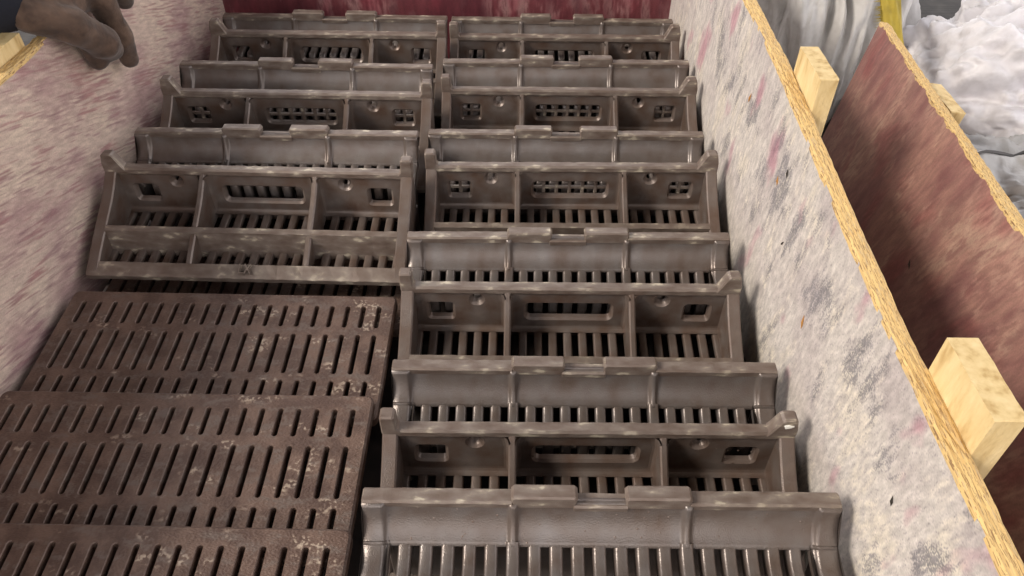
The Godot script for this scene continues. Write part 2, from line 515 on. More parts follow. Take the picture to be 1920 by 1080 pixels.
func crate():
	var t := thing("plywood_crate")
	tag(t, "open crate of stained film-faced plywood holding two rows of grates", "crate")
	var st := begin()
	box(st, Vector3(-0.59, -0.164, -1.45), Vector3(0.3, -0.15, 0.1), 0.002)
	part("crate_floor", done(st), M.floor, t)
	var rt := []
	for q in [[0.1, 0.138], [-0.1, 0.141], [-0.21, 0.144], [-0.3, 0.147], [-0.46, 0.15], [-0.62, 0.167], [-0.8, 0.182], [-1.0, 0.187], [-1.435, 0.195]]:
		rt.append(Vector3(0.285, q[1], q[0]))
	# evenly spaced along the board
	var r2 := []
	for i in 13:
		var z: float = lerpf(0.1, -1.435, i / 12.0)
		var y := 0.15
		for k in rt.size() - 1:
			if z <= rt[k].z and z >= rt[k + 1].z:
				y = lerpf(rt[k].y, rt[k + 1].y, (z - rt[k].z) / (rt[k + 1].z - rt[k].z))
		r2.append(Vector3(0.285, y, z))
	var right := film_board("side_wall", t, M.right, Vector3(0.285, -0.14, 0.1), Vector3(0.285, -0.14, -1.435), r2, Vector3(0.014, 0, 0), true)
	right.set_meta("label", "pale grey right wall with black smudges and pink streaks")
	var l2 := []
	for i in 9: l2.append(Vector3(-0.575, 0.1715, lerpf(0.1, -1.435, i / 8.0)))
	var left := film_board("side_wall", t, M.left, Vector3(-0.575, -0.14, 0.1), Vector3(-0.575, -0.14, -1.435), l2, Vector3(-0.014, 0, 0))
	left.set_meta("label", "pinkish beige left wall with purple streaks")
	var f2 := []
	for i in 5: f2.append(Vector3(lerpf(-0.575, 0.285, i / 4.0), 0.18, -1.42))
	var far := film_board("end_wall", t, M.far, Vector3(-0.575, -0.14, -1.42), Vector3(0.285, -0.14, -1.42), f2, Vector3(0, 0, -0.014))
	far.set_meta("label", "dark crimson end wall")
	batten("batten", t, Vector3(0.3, -0.16, -0.77), Vector3(0.319, 0.209, -0.694))
	batten("batten", t, Vector3(0.3, -0.16, -0.365), Vector3(0.322, 0.183, -0.292))
	batten("batten", t, Vector3(-0.615, -0.16, -0.84), Vector3(-0.59, 0.188, -0.765))
	# torn spots and splinters on the right wall, faces up to x
	var o := Vector3(-1, 0, 0)
	chip(right, Vector3(0.2845, 0.107, -0.845), Vector3(0, 1, 0.3), o, 0.008, 0.0025, M.chip)
	chip(right, Vector3(0.2845, 0.09, -0.69), Vector3(0, 1, -0.4), o, 0.006, 0.002, M.chip)
	chip(right, Vector3(0.2845, 0.113, -0.67), Vector3(0, 1, -0.3), o, 0.006, 0.0014, M.chip_dark)
	chip(right, Vector3(0.2845, 0.05, -0.63), Vector3(0, 1, 0.6), o, 0.005, 0.0014, M.chip_dark)
	chip(right, Vector3(0.2845, 0.03, -0.53), Vector3(0, 1, -0.2), o, 0.009, 0.002, M.chip)
	chip(right, Vector3(0.2845, 0.06, -0.31), Vector3(0, 1, -0.4), o, 0.005, 0.0016, M.chip_dark)

func neighbour_panel():
	var t := thing("leaning_plywood_sheet")
	tag(t, "reddish brown leaning plywood sheet with a torn yellow edge beside the crate", "plywood sheet")
	var tops := []
	var b0 := Vector3(0.427, -0.16, -0.971)
	var top0 := Vector3(0.475, 0.15, -0.971)
	var dir := Vector3(0.444 - 0.475, 0, -0.518 + 0.971)
	for i in 9: tops.append(top0 + dir * (i / 8.0 * 1.75))
	var p := film_board("face_board", t, M.neighbour, b0, b0 + dir * 1.75, tops, Vector3(0.012, -0.002, 0.001))
	var st := begin()
	box(st, Vector3(0, -0.3, -0.04), Vector3(0.018, 0, 0.03), 0.001)
	var bt := part("batten", done(st), M.pine, t, Vector3(0.483, 0.14, -0.785))
	bt.rotation.z = -0.15
	var o := Vector3(-1, 0.15, 0)
	chip(p, Vector3(0.459, 0.105, -0.79), Vector3(0, 1, 0.5), o, 0.008, 0.003, M.chip)
	chip(p, Vector3(0.457, 0.102, -0.775), Vector3(0, 1, -0.6), o, 0.007, 0.0016, M.chip_dark)
	chip(p, Vector3(0.447, 0.13, -0.56), Vector3(0, 0.3, 1), o, 0.016, 0.005, M.chip)
	chip(p, Vector3(0.405, -0.02, -0.42), Vector3(0, 1, 0.7), o, 0.01, 0.002, M.chip)
	chip(p, Vector3(0.425, 0.03, -0.62), Vector3(0, 1, -0.6), o, 0.006, 0.0014, M.chip_dark)

# ==================================================================== grates
func bar_mesh(path: Array, w: float, hgt: float) -> ArrayMesh:
	# path: [z, y] pairs along the top of the bar
	var rings := []
	var n := path.size()
	var sec := [[-0.46, -hgt], [-0.5, -0.004], [-0.475, -0.0018], [-0.4, -0.0005], [-0.28, 0.0], [0.28, 0.0], [0.4, -0.0005], [0.475, -0.0018], [0.5, -0.004], [0.46, -hgt]]
	for i in n:
		var d: Vector2 = (Vector2(path[mini(i + 1, n - 1)][0], path[mini(i + 1, n - 1)][1]) - Vector2(path[maxi(i - 1, 0)][0], path[maxi(i - 1, 0)][1])).normalized()
		var up := Vector3(0, d.x, -d.y)
		if up.y < -0.01: up = -up
		var ring := PackedVector3Array()
		for s in sec:
			ring.append(Vector3(s[0] * w, path[i][1], path[i][0]) + up * s[1])
		rings.append(ring)
	var st := begin()
	loft(st, rings)
	return done(st)

var boxed := {}
# box-ribbed grate lying on its face: back wall with windows, floor of bars, ribs, cross bar, lip. m = 1: wide lug on the right.
func make_box_grate(m: int) -> Node3D:
	var t := thing("box_grate")
	if boxed.is_empty():
		var st := begin()
		var ys := [-0.012, 0.064]
		# back wall in cells, openings in five of them
		var cells := [[-0.192, -0.178], [-0.1785, -0.127, -0.1545, 0.0165, 0.0138, 0.029, 0.0055], [-0.127, -0.091, -0.1105, 0.009, 0.009, 0.048, 0.00895], [-0.091, -0.059],
			[-0.059, 0.059, 0.0, 0.0535, 0.0138, 0.029, 0.008], [0.059, 0.091], [0.091, 0.127, 0.1105, 0.009, 0.009, 0.048, 0.00895], [0.127, 0.178, 0.1545, 0.0165, 0.0138, 0.029, 0.0055], [0.178, 0.192]]
		for c in cells:
			if c.size() == 2:
				quad(st, Vector3(c[0], ys[0], 0), Vector3(c[1], ys[0], 0), Vector3(c[1], ys[1], 0), Vector3(c[0], ys[1], 0))
				quad(st, Vector3(c[1], ys[0], -0.0075), Vector3(c[0], ys[0], -0.0075), Vector3(c[0], ys[1], -0.0075), Vector3(c[1], ys[1], -0.0075))
			else:
				var round_hole: bool = c[3] < 0.01
				holed(st, c[0], c[1], ys[0], ys[1], Vector2(c[2], c[5]), c[3] - 0.0018, c[4] - 0.0018, c[6] - 0.0018, 0.0026, 0.0075, XY, Vector3.ZERO, 6, 0.0026 if round_hole else 0.0012)
		quad(st, Vector3(-0.192, ys[1], 0), Vector3(0.192, ys[1], 0), Vector3(0.192, ys[1], -0.0075), Vector3(-0.192, ys[1], -0.0075))
		# fillet to the floor
		for k in 4:
			var a0 := k * PI / 8; var a1 := (k + 1) * PI / 8
			var r := 0.007
			quad(st, Vector3(-0.186, r - r * sin(a1) , r - r * cos(a1)), Vector3(0.186, r - r * sin(a1), r - r * cos(a1)), Vector3(0.186, r - r * sin(a0), r - r * cos(a0)), Vector3(-0.186, r - r * sin(a0), r - r * cos(a0)))
		boxed.wall = done(st)
		st = begin()
		var prof := PackedVector2Array([Vector2(-0.01, 0.0585), Vector2(0.0005, 0.0575), Vector2(0.003, 0.061), Vector2(0.003, 0.0665), Vector2(0.001, 0.069), Vector2(-0.0085, 0.069), Vector2(-0.0105, 0.067)])
		prism(st, prof, -0.199, 0.199, 0.0012, ZY)
		boxed.bar = done(st)
		st = begin()
		prism(st, PackedVector2Array([Vector2(-0.03, 0.064), Vector2(0.0, 0.06), Vector2(0.0, 0.074), Vector2(-0.003, 0.0875), Vector2(-0.0055, 0.0895), Vector2(-0.0155, 0.0895), Vector2(-0.018, 0.0875), Vector2(-0.0255, 0.0715)]), -0.0105, 0.0036, 0.0015, XY)
		boxed.wide_lug = done(st)
		st = begin()
		prism(st, PackedVector2Array([Vector2(0.0, 0.064), Vector2(0.021, 0.064), Vector2(0.0152, 0.072), Vector2(0.0142, 0.0875), Vector2(0.0122, 0.0895), Vector2(0.002, 0.0895), Vector2(0.0, 0.0875)]), -0.0105, 0.0036, 0.0015, XY)
		boxed.slim_lug = done(st)
		var rim := [Vector2(0.0025, 0.0645), Vector2(0.0105, 0.0575), Vector2(0.0215, 0.0485), Vector2(0.036, 0.0385), Vector2(0.055, 0.028), Vector2(0.08, 0.014), Vector2(0.102, 0.001), Vector2(0.12, -0.0115)]
		var side := PackedVector2Array(rim)
		side.append_array(PackedVector2Array([Vector2(0.12, -0.0225), Vector2(0.1, -0.025), Vector2(-0.0095, -0.012), Vector2(-0.0095, 0.0645)]))
		st = begin()
		prism(st, side, -0.0075, 0.0075, 0.0016, ZY)
		boxed.side = done(st)
		st = begin()
		var rib := PackedVector2Array()
		for p in rim: rib.append(p + Vector2(-0.001, -0.0015))
		rib.append_array(PackedVector2Array([Vector2(0.117, -0.0215), Vector2(0.1, -0.024), Vector2(-0.002, -0.01), Vector2(-0.002, 0.062)]))
		prism(st, rib, -0.0038, 0.0038, 0.0016, ZY)
		for s in [-1, 1]:          # cast fillets where the rib meets the wall, wide under the bar
			for k in 3:
				var a0 := k * PI / 6; var a1 := (k + 1) * PI / 6
				for q in [[0.0, 0.043, 0.005, 0.005], [0.043, 0.0592, 0.005, 0.0095]]:
					var P := []
					for e in [[a0, q[0], q[2]], [a1, q[0], q[2]], [a1, q[1], q[3]], [a0, q[1], q[3]]]:
						P.append(Vector3(s * (0.0036 + e[2] * (1 - sin(e[0]))), e[1], e[2] * (1 - cos(e[0])) + 0.0002))
					if s > 0: quad(st, P[1], P[0], P[3], P[2])
					else: quad(st, P[0], P[1], P[2], P[3])
					if q[1] > 0.05:
						var o := Vector3(s * 0.003, q[1], -0.001)
						tri(st, P[3], P[2], o); tri(st, P[2], P[3], o)
		boxed.rib = done(st)
		st = begin()
		prism(st, PackedVector2Array([Vector2(0.0655, -0.02), Vector2(0.0745, -0.021), Vector2(0.0735, 0.0185), Vector2(0.066, 0.0215)]), -0.187, 0.187, 0.0013, ZY)
		boxed.cross = done(st)
		st = begin()
		prism(st, PackedVector2Array([Vector2(0.105, -0.021), Vector2(0.1225, -0.0225), Vector2(0.1245, -0.015), Vector2(0.1215, -0.0125), Vector2(0.109, -0.0045), Vector2(0.1065, -0.0065)]), -0.2, 0.2, 0.0018, ZY)
		boxed.lip = done(st)
		boxed.floor_bar = bar_mesh([[-0.002, 0.001], [0.006, -0.001], [0.04, -0.0068], [0.08, -0.0136], [0.11, -0.0188]], 0.0108, 0.0085)
		st = begin()
		box(st, Vector3(-0.0052, -0.011, -0.006), Vector3(0.0052, 0, 0.113), 0.0008, Basis(Vector3(1, 0, 0), -0.17 * -1.0))
		boxed.floor_strip = done(st)
	part("back_wall", boxed.wall, M.iron, t)
	part("top_bar", boxed.bar, M.iron_edge, t)
	var w := part("lug", boxed.wide_lug, M.iron_edge, t, Vector3(0.2 * m, 0, 0))
	if m < 0: w.scale.x = -1
	var s := part("lug", boxed.slim_lug, M.iron_edge, t, Vector3(-0.2 * m, 0, 0))
	if m < 0: s.scale.x = -1
	for x in [-1, 1]:
		part("side_wall", boxed.side, M.iron, t, Vector3(0.192 * x, 0, 0))
		part("rib", boxed.rib, M.iron, t, Vector3(4 * PITCH * x, 0, 0))
	part("cross_bar", boxed.cross, M.iron_edge, t)
	part("front_lip", boxed.lip, M.iron_edge, t)
	for i in 19:
		if i == 5 or i == 13: continue
		part("floor_bar", boxed.floor_bar, M.iron, t, Vector3((i - 9) * PITCH, 0, 0))
	for x in [-1, 1]:
		part("floor_bar", boxed.floor_bar, M.iron, t, Vector3(0.1835 * x, 0, 0))
	return t

var trough := {}
func arc(phi: float, off := 0.0) -> Vector2:     # (z, y) on the hollow of the trough; off towards its middle
	var r := 0.043 - off
	return Vector2(0.043, -0.001) + Vector2(cos(phi), sin(phi)) * r

func raise(x: float) -> float:
	var a := absf(x)
	var k := 0.0042 * smoothstep(0.1795, 0.1835, a)
	var d := absf(a - 4 * PITCH)
	return maxf(k, 0.004 * (1.0 - smoothstep(0.0012, 0.0052, d)))

func profile_ring(x: float, from: float, to: float, flat: float, n: int, up: float, thick: float) -> PackedVector3Array:
	var inner := PackedVector3Array(); var outer := PackedVector3Array()
	for k in n + 1:
		var phi := lerpf(from, to, float(k) / n)
		var p := arc(phi, up); var q := arc(phi, -thick)
		inner.append(Vector3(x, p.y, p.x)); outer.append(Vector3(x, q.y, q.x))
	if flat > 0:
		inner.append(Vector3(x, -0.044 + up, 0.043 + flat)); outer.append(Vector3(x, -0.044 - thick, 0.043 + flat))
	outer.reverse()
	inner.append_array(outer)
	return inner

# trough-shaped grate: hollow wall with a flanged, tabbed top edge, ribs, bars round the bend
func make_trough_grate() -> Node3D:
	var t := thing("trough_grate")
	if trough.is_empty():
		var xs := [-0.2, -0.199, -0.192, -0.185, -0.183, -0.1815, -0.18, -0.1785, -0.17, -0.12, -0.085]
		for k in 13: xs.append(-4 * PITCH + (k - 6) * 0.0011)
		for x in [-0.06, -0.03, 0.0]: xs.append(x)
		var n := xs.size()
		for k in range(n - 2, -1, -1): xs.append(-xs[k])
		var rings := []
		for x in xs:
			var e := 0.0015 if absf(x) > 0.1995 else 0.0
			rings.append(profile_ring(x, deg_to_rad(182.5), deg_to_rad(239), 0, 10, raise(x) - e, 0.006 - e))
		var st := begin()
		loft(st, rings)
		trough.wall = done(st)
		# solid ends of the curved floor
		for s in [-1, 1]:
			rings = []
			for x in [0.1775, 0.179, 0.18, 0.1815, 0.183, 0.185, 0.192, 0.199, 0.2]:
				var e := 0.0015 if absf(x) > 0.1995 else 0.0
				rings.append(profile_ring(x * s, deg_to_rad(233), deg_to_rad(270), 0.02, 7, raise(x) - e, 0.006 - e))
			st = begin()
			loft(st, rings)
			trough["end%d" % s] = done(st)
		var path := []
		for k in 9:
			var p := arc(deg_to_rad(lerpf(233, 270, k / 8.0)), -0.0012 if k == 0 else 0.0002)
			path.append([p.x, p.y])
		path.append_array([[0.05, -0.0432], [0.055, -0.0455], [0.0578, -0.0505], [0.0585, -0.058], [0.0585, -0.088]])
		trough.bar = bar_mesh(path, 0.0116, 0.015)
		path = []
		for k in 9:
			var p := arc(deg_to_rad(lerpf(233, 270, k / 8.0)), 0.0038)
			path.append([p.x, p.y])
		path.append_array([[0.05, -0.0402], [0.056, -0.0425], [0.0605, -0.0475], [0.0615, -0.056], [0.0615, -0.088]])
		trough.rib = bar_mesh(path, 0.0112, 0.018)
		st = begin()
		prism(st, PackedVector2Array([Vector2(0.052, -0.094), Vector2(0.06, -0.094), Vector2(0.06, -0.083), Vector2(0.0585, -0.0815), Vector2(0.052, -0.082)]), -0.2, 0.2, 0.001, ZY)
		trough.front = done(st)
		st = begin()
		prism(st, PackedVector2Array([Vector2(-0.0125, -0.008), Vector2(0.0012, -0.0085), Vector2(0.002, -0.0015), Vector2(0.0, 0.0), Vector2(-0.011, 0.0), Vector2(-0.0125, -0.0015)]), 0.0735, 0.2, 0.0012, ZY)
		trough.flange = done(st)
		st = begin()
		prism(st, PackedVector2Array([Vector2(-0.012, -0.0105), Vector2(0.0022, -0.011), Vector2(0.003, -0.0052), Vector2(0.0012, -0.0036), Vector2(-0.0105, -0.0036)]), -0.023, 0.023, 0.0008, ZY)
		trough.notch = done(st)
		st = begin()
		prism(st, PackedVector2Array([Vector2(-0.026, -0.009), Vector2(0.026, -0.009), Vector2(0.0278, 0.004), Vector2(0.0255, 0.0072), Vector2(-0.0255, 0.0072), Vector2(-0.0278, 0.004)]), -0.0125, 0.0016, 0.0016, XY)
		trough.tab = done(st)
		st = begin()
		prism(st, PackedVector2Array([Vector2(0.014, -0.046), Vector2(0.056, -0.048), Vector2(0.056, -0.15), Vector2(0.03, -0.15)]), -0.005, 0.005, 0.001, ZY)
		trough.foot = done(st)
		st = begin()
		box(st, Vector3(-0.183, -0.14, 0.006), Vector3(0.183, -0.044, 0.011), 0.001)
		trough.skirt = done(st)
	part("curved_wall", trough.wall, M.iron_grey, t)
	for s in [-1, 1]:
		var fl := part("flange", trough.flange, M.iron_edge, t, Vector3(0.2735 if s > 0 else 0.0, 0, 0))
	part("notch", trough.notch, M.iron_edge, t)
	for s in [-1, 1]:
		part("tab", trough.tab, M.iron_edge, t, Vector3(0.0475 * s, 0, 0))
		part("floor_end", trough["end%d" % s], M.iron_grey, t)
		part("rib", trough.rib, M.iron_grey, t, Vector3(4 * PITCH * s, 0, 0))
	for i in 19:
		if i == 5 or i == 13: continue
		part("floor_bar", trough.bar, M.iron_grey, t, Vector3((i - 9) * PITCH, 0, 0))
	part("front_edge", trough.front, M.iron_grey, t)
	part("skirt", trough.skirt, M.iron_grey, t)
	for s in [-1, 1]: part("foot", trough.foot, M.iron_grey, t, Vector3(0.19 * s, 0, 0))
	return t

# the dividers seen in the windows of some of the box grates
func divide_windows(t: Node3D):
	if not boxed.has("upright"):
		var st := begin()
		box(st, Vector3(-0.0023, 0.0145, -0.0125), Vector3(0.0023, 0.0435, -0.0078), 0.0009)
		boxed.upright = done(st)
		for q in [["short_rail", 0.0165], ["long_rail", 0.0535]]:
			st = begin()
			box(st, Vector3(-q[1], 0.0245, -0.012), Vector3(q[1], 0.029, -0.0082), 0.0009)
			boxed[q[0]] = done(st)
	for x in [-0.1545, 0.1545]:
		part("window_upright", boxed.upright, M.iron_edge, t, Vector3(x, 0, 0))
		part("window_rail", boxed.short_rail, M.iron_edge, t, Vector3(x, 0, 0))
	for k in 5: part("window_upright", boxed.upright, M.iron_edge, t, Vector3((k - 2) * PITCH, 0, 0))
	part("window_rail", boxed.long_rail, M.iron_edge, t)

func make_flat_grate() -> Node3D:
	var t := thing("flat_grate")
	# origin at the middle of the far edge, top face at y = 0, towards the camera is +z
	var st := begin()
	var rows := [[0.018, 0.052], [0.063, 0.121], [0.131, 0.165]]
	var cuts := [0.006, 0.0575, 0.126, 0.177]
	var p := 0.0193
	for r in 3:
		for i in 20:
			var x := (i - 9.5) * p
			var half: float = (rows[r][1] - rows[r][0]) / 2
			var mid: float = (rows[r][1] + rows[r][0]) / 2
			holed(st, x - p / 2, x + p / 2, -cuts[r + 1], -cuts[r], Vector2(x, -mid), 0.0027, half, 0.0026, 0.0008, 0.012, XZ, Vector3.ZERO, 3)
	# the rounded border
	var bx := 9.5 * p + p / 2
	var bz0: float = cuts[0]; var bz1: float = cuts[3]
	var ring_in := []; var ring_out := []; var ring_low := []
	var W := 0.203; var D0 := 0.0; var D1 := 0.183; var R := 0.008
	var cs := [[W - R, D0 + R, -1.0, 0], [W - R, D1 - R, 0, 1], [-W + R, D1 - R, 1, 2], [-W + R, D0 + R, 2, 3]]
	var ci := [Vector2(bx, bz0), Vector2(bx, bz1), Vector2(-bx, bz1), Vector2(-bx, bz0)]
	for q in 4:
		for k in 5:
			var a: float = (q - 1 + k / 4.0) * PI / 2
			var d := Vector2(cos(a), sin(a))
			var c := Vector2(cs[q][0], cs[q][1])
			ring_in.append(ci[q])
			ring_out.append(c + d * (R - 0.0022)); ring_low.append(c + d * R)
	var n := ring_in.size()
	for i in n:
		var j := (i + 1) % n
		var F := func(v: Vector2, y: float) -> Vector3: return Vector3(v.x, y, v.y)
		var loops := [[ring_in, 0.0], [ring_out, 0.0], [ring_low, -0.002], [ring_low, -0.012], [ring_in, -0.012]]
		for l in 4:
			var A = loops[l]; var B = loops[l + 1]
			quad(st, F.call(A[0][i], A[1]), F.call(A[0][j], A[1]), F.call(B[0][j], B[1]), F.call(B[0][i], B[1]))
	part("slotted_plate", done(st), M.plate, t)
	return t

const NTH := ["nearest", "second from the front", "third from the front", "fourth from the front", "fifth from the front", "farthest"]

func grates():
	# right row
	var B := [[0.07, 0.012, -0.335, 0.2], [0.068, -0.023, -0.511, 0.0], [0.06, -0.018, -0.721, 0.0], [0.066, -0.008, -0.947, 0.0], [0.073, 0.0095, -1.138, 0.5], [0.073, 0.003, -1.318, -0.6]]
	var A := [[0.068, -0.095, -0.436, 0.3], [0.06, -0.101, -0.645, -0.2], [0.07, -0.077, -0.865, 0.1], [0.075, -0.072, -1.069, 0.2], [0.075, -0.066, -1.251, -0.3]]
	var LB := [[-0.344, 0.012, -0.911, -0.9], [-0.339, 0.023, -1.095, -0.7], [-0.332, 0.017, -1.294, -0.8]]
	var LA := [[-0.35, -0.0645, -0.83, -1.0], [-0.336, -0.05, -1.015, -0.6], [-0.33, -0.051, -1.227, -0.7]]
	var g := "trough-shaped grates with a tabbed top edge"
	var b_plain := make_trough_grate()
	for i in 6:
		var o: Node3D = b_plain if i == 0 else copy(b_plain, "trough_grate")
		place(o, B[i])
		tag(o, ["brightest trough-shaped iron grate, nearest the bottom edge in the right row",
			"trough-shaped iron grate between the two nearest box grates of the right row",
			"trough-shaped iron grate third from the front of the right row, yellow scuffs on its edge",
			"trough-shaped iron grate fourth from the front of the right row",
			"trough-shaped iron grate second from the crimson end wall, right row",
			"trough-shaped iron grate against the crimson end wall, right row"][i], "grate", g)
	for i in 3:
		var o := copy(b_plain, "trough_grate")
		place(o, LB[i])
		tag(o, ["trough-shaped iron grate just behind the lettered box grate, left row",
			"trough-shaped iron grate in the middle of the left row's three",
			"trough-shaped iron grate against the crimson end wall, left row"][i], "grate", g)
	g = "box-ribbed grates with windows in the back wall"
	var a_r := make_box_grate(1)
	var a_l := make_box_grate(-1)
	for i in 5:
		var o: Node3D = a_r if i == 0 else copy(a_r, "box_grate")
		place(o, A[i])
		if i == 2 or i == 3: divide_windows(o)
		tag(o, ["box-ribbed iron grate with a white paint dot on its right lug",
			"box-ribbed iron grate second from the front of the right row, black shadow gap beside it",
			"box-ribbed iron grate in the middle of the right row, divided windows above its cross bar",
			"box-ribbed iron grate second from the far end of the right row",
			"box-ribbed iron grate at the far end of the right row"][i], "grate", g)
	for i in 3:
		var o: Node3D = a_l if i == 0 else copy(a_l, "box_grate")
		place(o, LA[i])
		if i == 1: divide_windows(o)
		o.scale.x = [1.035, 1.015, 1.01][i]
		tag(o, ["box-ribbed iron grate with raised letters on its whole open front, left row",
			"box-ribbed iron grate in the middle of the left row, beside the wall",
			"box-ribbed iron grate at the far end of the left row"][i], "grate", g)
	burrs(b_plain, func(): return Vector3(rng.randf_range(-0.17, 0.17), 0, 0), true)
	burrs(a_r, func(): return Vector3(rng.randf_range(-0.17, 0.17), rng.randf_range(0.008, 0.056), 0.0), false)
	# the white dot on the nearest right lug
	var st := begin()
	var rings := []
	for q in [[1.0, 0.0], [0.9, 0.0006], [0.5, 0.001], [0.05, 0.0011]]:
		var ring := PackedVector3Array()
		for k in 12:
			var a := k * TAU / 12
			var r := 0.0048 * (1.0 + 0.18 * sin(a * 3 + 1) + 0.1 * sin(a * 5))
			ring.append(Vector3(cos(a) * r * q[0], sin(a) * r * 0.62 * q[0], q[1]))
		rings.append(ring)
	loft(st, rings)
	var dot := part("paint_dot", done(st), M.paint, a_r, Vector3(0.189, 0.081, 0.0037))
	dot.set_meta("label", "white paint dot")
	# raised letters on the lip of the left grate
	var tm := TextMesh.new()
	tm.text = "LX"
	var sf := SystemFont.new()
	sf.font_names = PackedStringArray(["Droid Sans"])
	tm.font = sf
	tm.font_size = 16
	tm.pixel_size = 0.00105
	tm.depth = 0.0062
	var lt := part("raised_letters", tm, M.iron_edge, a_l, Vector3(0.0, -0.0068, 0.1162))
	lt.rotation.x = -PI / 2 + 0.56
	# flat ones, left front
	g = "flat slotted grates lapped like shingles"
	var f := make_flat_grate()
	var F := [[-0.353, -0.116, -0.842, 0.2], [-0.355, -0.077, -0.678, -0.6], [-0.358, -0.069, -0.512, -0.5], [-0.355, -0.067, -0.354, -0.4]]
	for i in 4:
		var o: Node3D = f if i == 0 else copy(f, "flat_grate")
		place(o, F[i])
		o.rotation.x = deg_to_rad(4.3 if i else 2.0)
		if i % 2: o.get_child(0).material_override = M.plate_b
		tag(o, ["flat slotted iron grate mostly hidden under the lettered box grate",
			"flat slotted iron grate next to the lettered box grate, rearmost of the full plates",
			"brown flat slotted iron grate in the middle of the three lapped plates",
			"flat slotted iron grate in the bottom left corner of the picture"][i], "grate", g)

# beads of sand-cast roughness standing on a face
func burrs(o: Node3D, spot: Callable, curved: bool):
	var st := begin()
	st.set_smooth_group(1)
	for k in 46:
		var p: Vector3 = spot.call()
		var n := Vector3(0, 0, 1)
		if curved:
			var phi := deg_to_rad(rng.randf_range(186, 236))
			var a := arc(phi)
			p = Vector3(p.x, a.y, a.x)
			n = Vector3(0, -sin(phi), -cos(phi))
		var u := n.cross(Vector3.RIGHT).normalized(); var v := n.cross(u)
		var r := rng.randf_range(0.0005, 0.0013)
		var top := p + n * r * 0.7
		for i in 6:
			var a0 := i * TAU / 6; var a1 := (i + 1) * TAU / 6
			tri(st, p + (u * cos(a0) + v * sin(a0)) * r, p + (u * cos(a1) + v * sin(a1)) * r, top)
	var m := part("casting_burrs", done(st), M.iron, o)
	m.set_meta("kind", "stuff")

func copy(o: Node3D, called: String) -> Node3D:
	var c: Node3D = o.duplicate()
	c.name = numbered(called)
	add_child(c)
	return c

func place(o: Node3D, q: Array):
	o.position = Vector3(q[0], q[1], q[2])
	o.rotation = Vector3(deg_to_rad(rng.randf_range(-1.0, 1.0)), deg_to_rad(q[3]), deg_to_rad(rng.randf_range(-0.35, 0.35)))

# ==================================================================== bags
func crumple(p: Vector3, n: FastNoiseLite, w: FastNoiseLite, f: float) -> float:
	var q := p + Vector3(w.get_noise_3dv(p * 1.0), w.get_noise_3dv(p + Vector3(9, 0, 0)), w.get_noise_3dv(p + Vector3(0, 9, 0))) * 0.25
	var h := 0.0
	var a := 1.0
	for k in 3:
		h += a * (n.get_noise_3dv(q * f + Vector3(0, k * 7.3, 0)) * 1.1 + 0.5)
		f *= 1.9; a *= 0.43
	h += 0.5 * absf(w.get_noise_3dv(p * 0.4 + Vector3(30, 0, 0)))
	return h

func mound(c: Vector3, rad: Vector3, seed_: int, f: Vector3, amp: float, nu := 150, nv := 90) -> ArrayMesh:
	var n := creases(seed_); var w := fnl(seed_ + 1, 2.0, 2)
	var big := fnl(seed_ + 2, 2.2, 2)
	var pts := []
	for j in nv + 1:
		var th := lerpf(0.02, PI * 0.62, float(j) / nv)
		var row := PackedVector3Array()
		for i in nu:
			var ph := TAU * i / nu
			row.append(on_mound(Vector3(sin(th) * cos(ph), cos(th), sin(th) * sin(ph)), c, rad, f, amp, n, w, big))
		pts.append(row)
	var st := SurfaceTool.new()
	st.begin(Mesh.PRIMITIVE_TRIANGLES)
	st.set_smooth_group(1)
	for j in nv:
		for i in nu:
			var k := (i + 1) % nu
			quad(st, pts[j][i], pts[j][k], pts[j + 1][k], pts[j + 1][i])
	st.index()
	st.generate_normals()
	return st.commit()

func creases(seed_: int) -> FastNoiseLite:
	var n := FastNoiseLite.new()
	n.seed = seed_; n.frequency = 1.0; n.noise_type = FastNoiseLite.TYPE_CELLULAR; n.fractal_type = FastNoiseLite.FRACTAL_NONE
	n.cellular_distance_function = FastNoiseLite.DISTANCE_EUCLIDEAN
	n.cellular_return_type = FastNoiseLite.RETURN_DISTANCE
	return n

func on_mound(d: Vector3, c: Vector3, rad: Vector3, f: Vector3, amp: float, n: FastNoiseLite, w: FastNoiseLite, big: FastNoiseLite, lift := 0.0) -> Vector3:
	var p := c + d * rad
	var nrm := (d / rad).normalized()
	p += nrm * (crumple(p * f, n, w, 1.0) * amp + big.get_noise_3dv(p) * 0.07 + lift)
	p.y = maxf(p.y, -0.164)
	return p

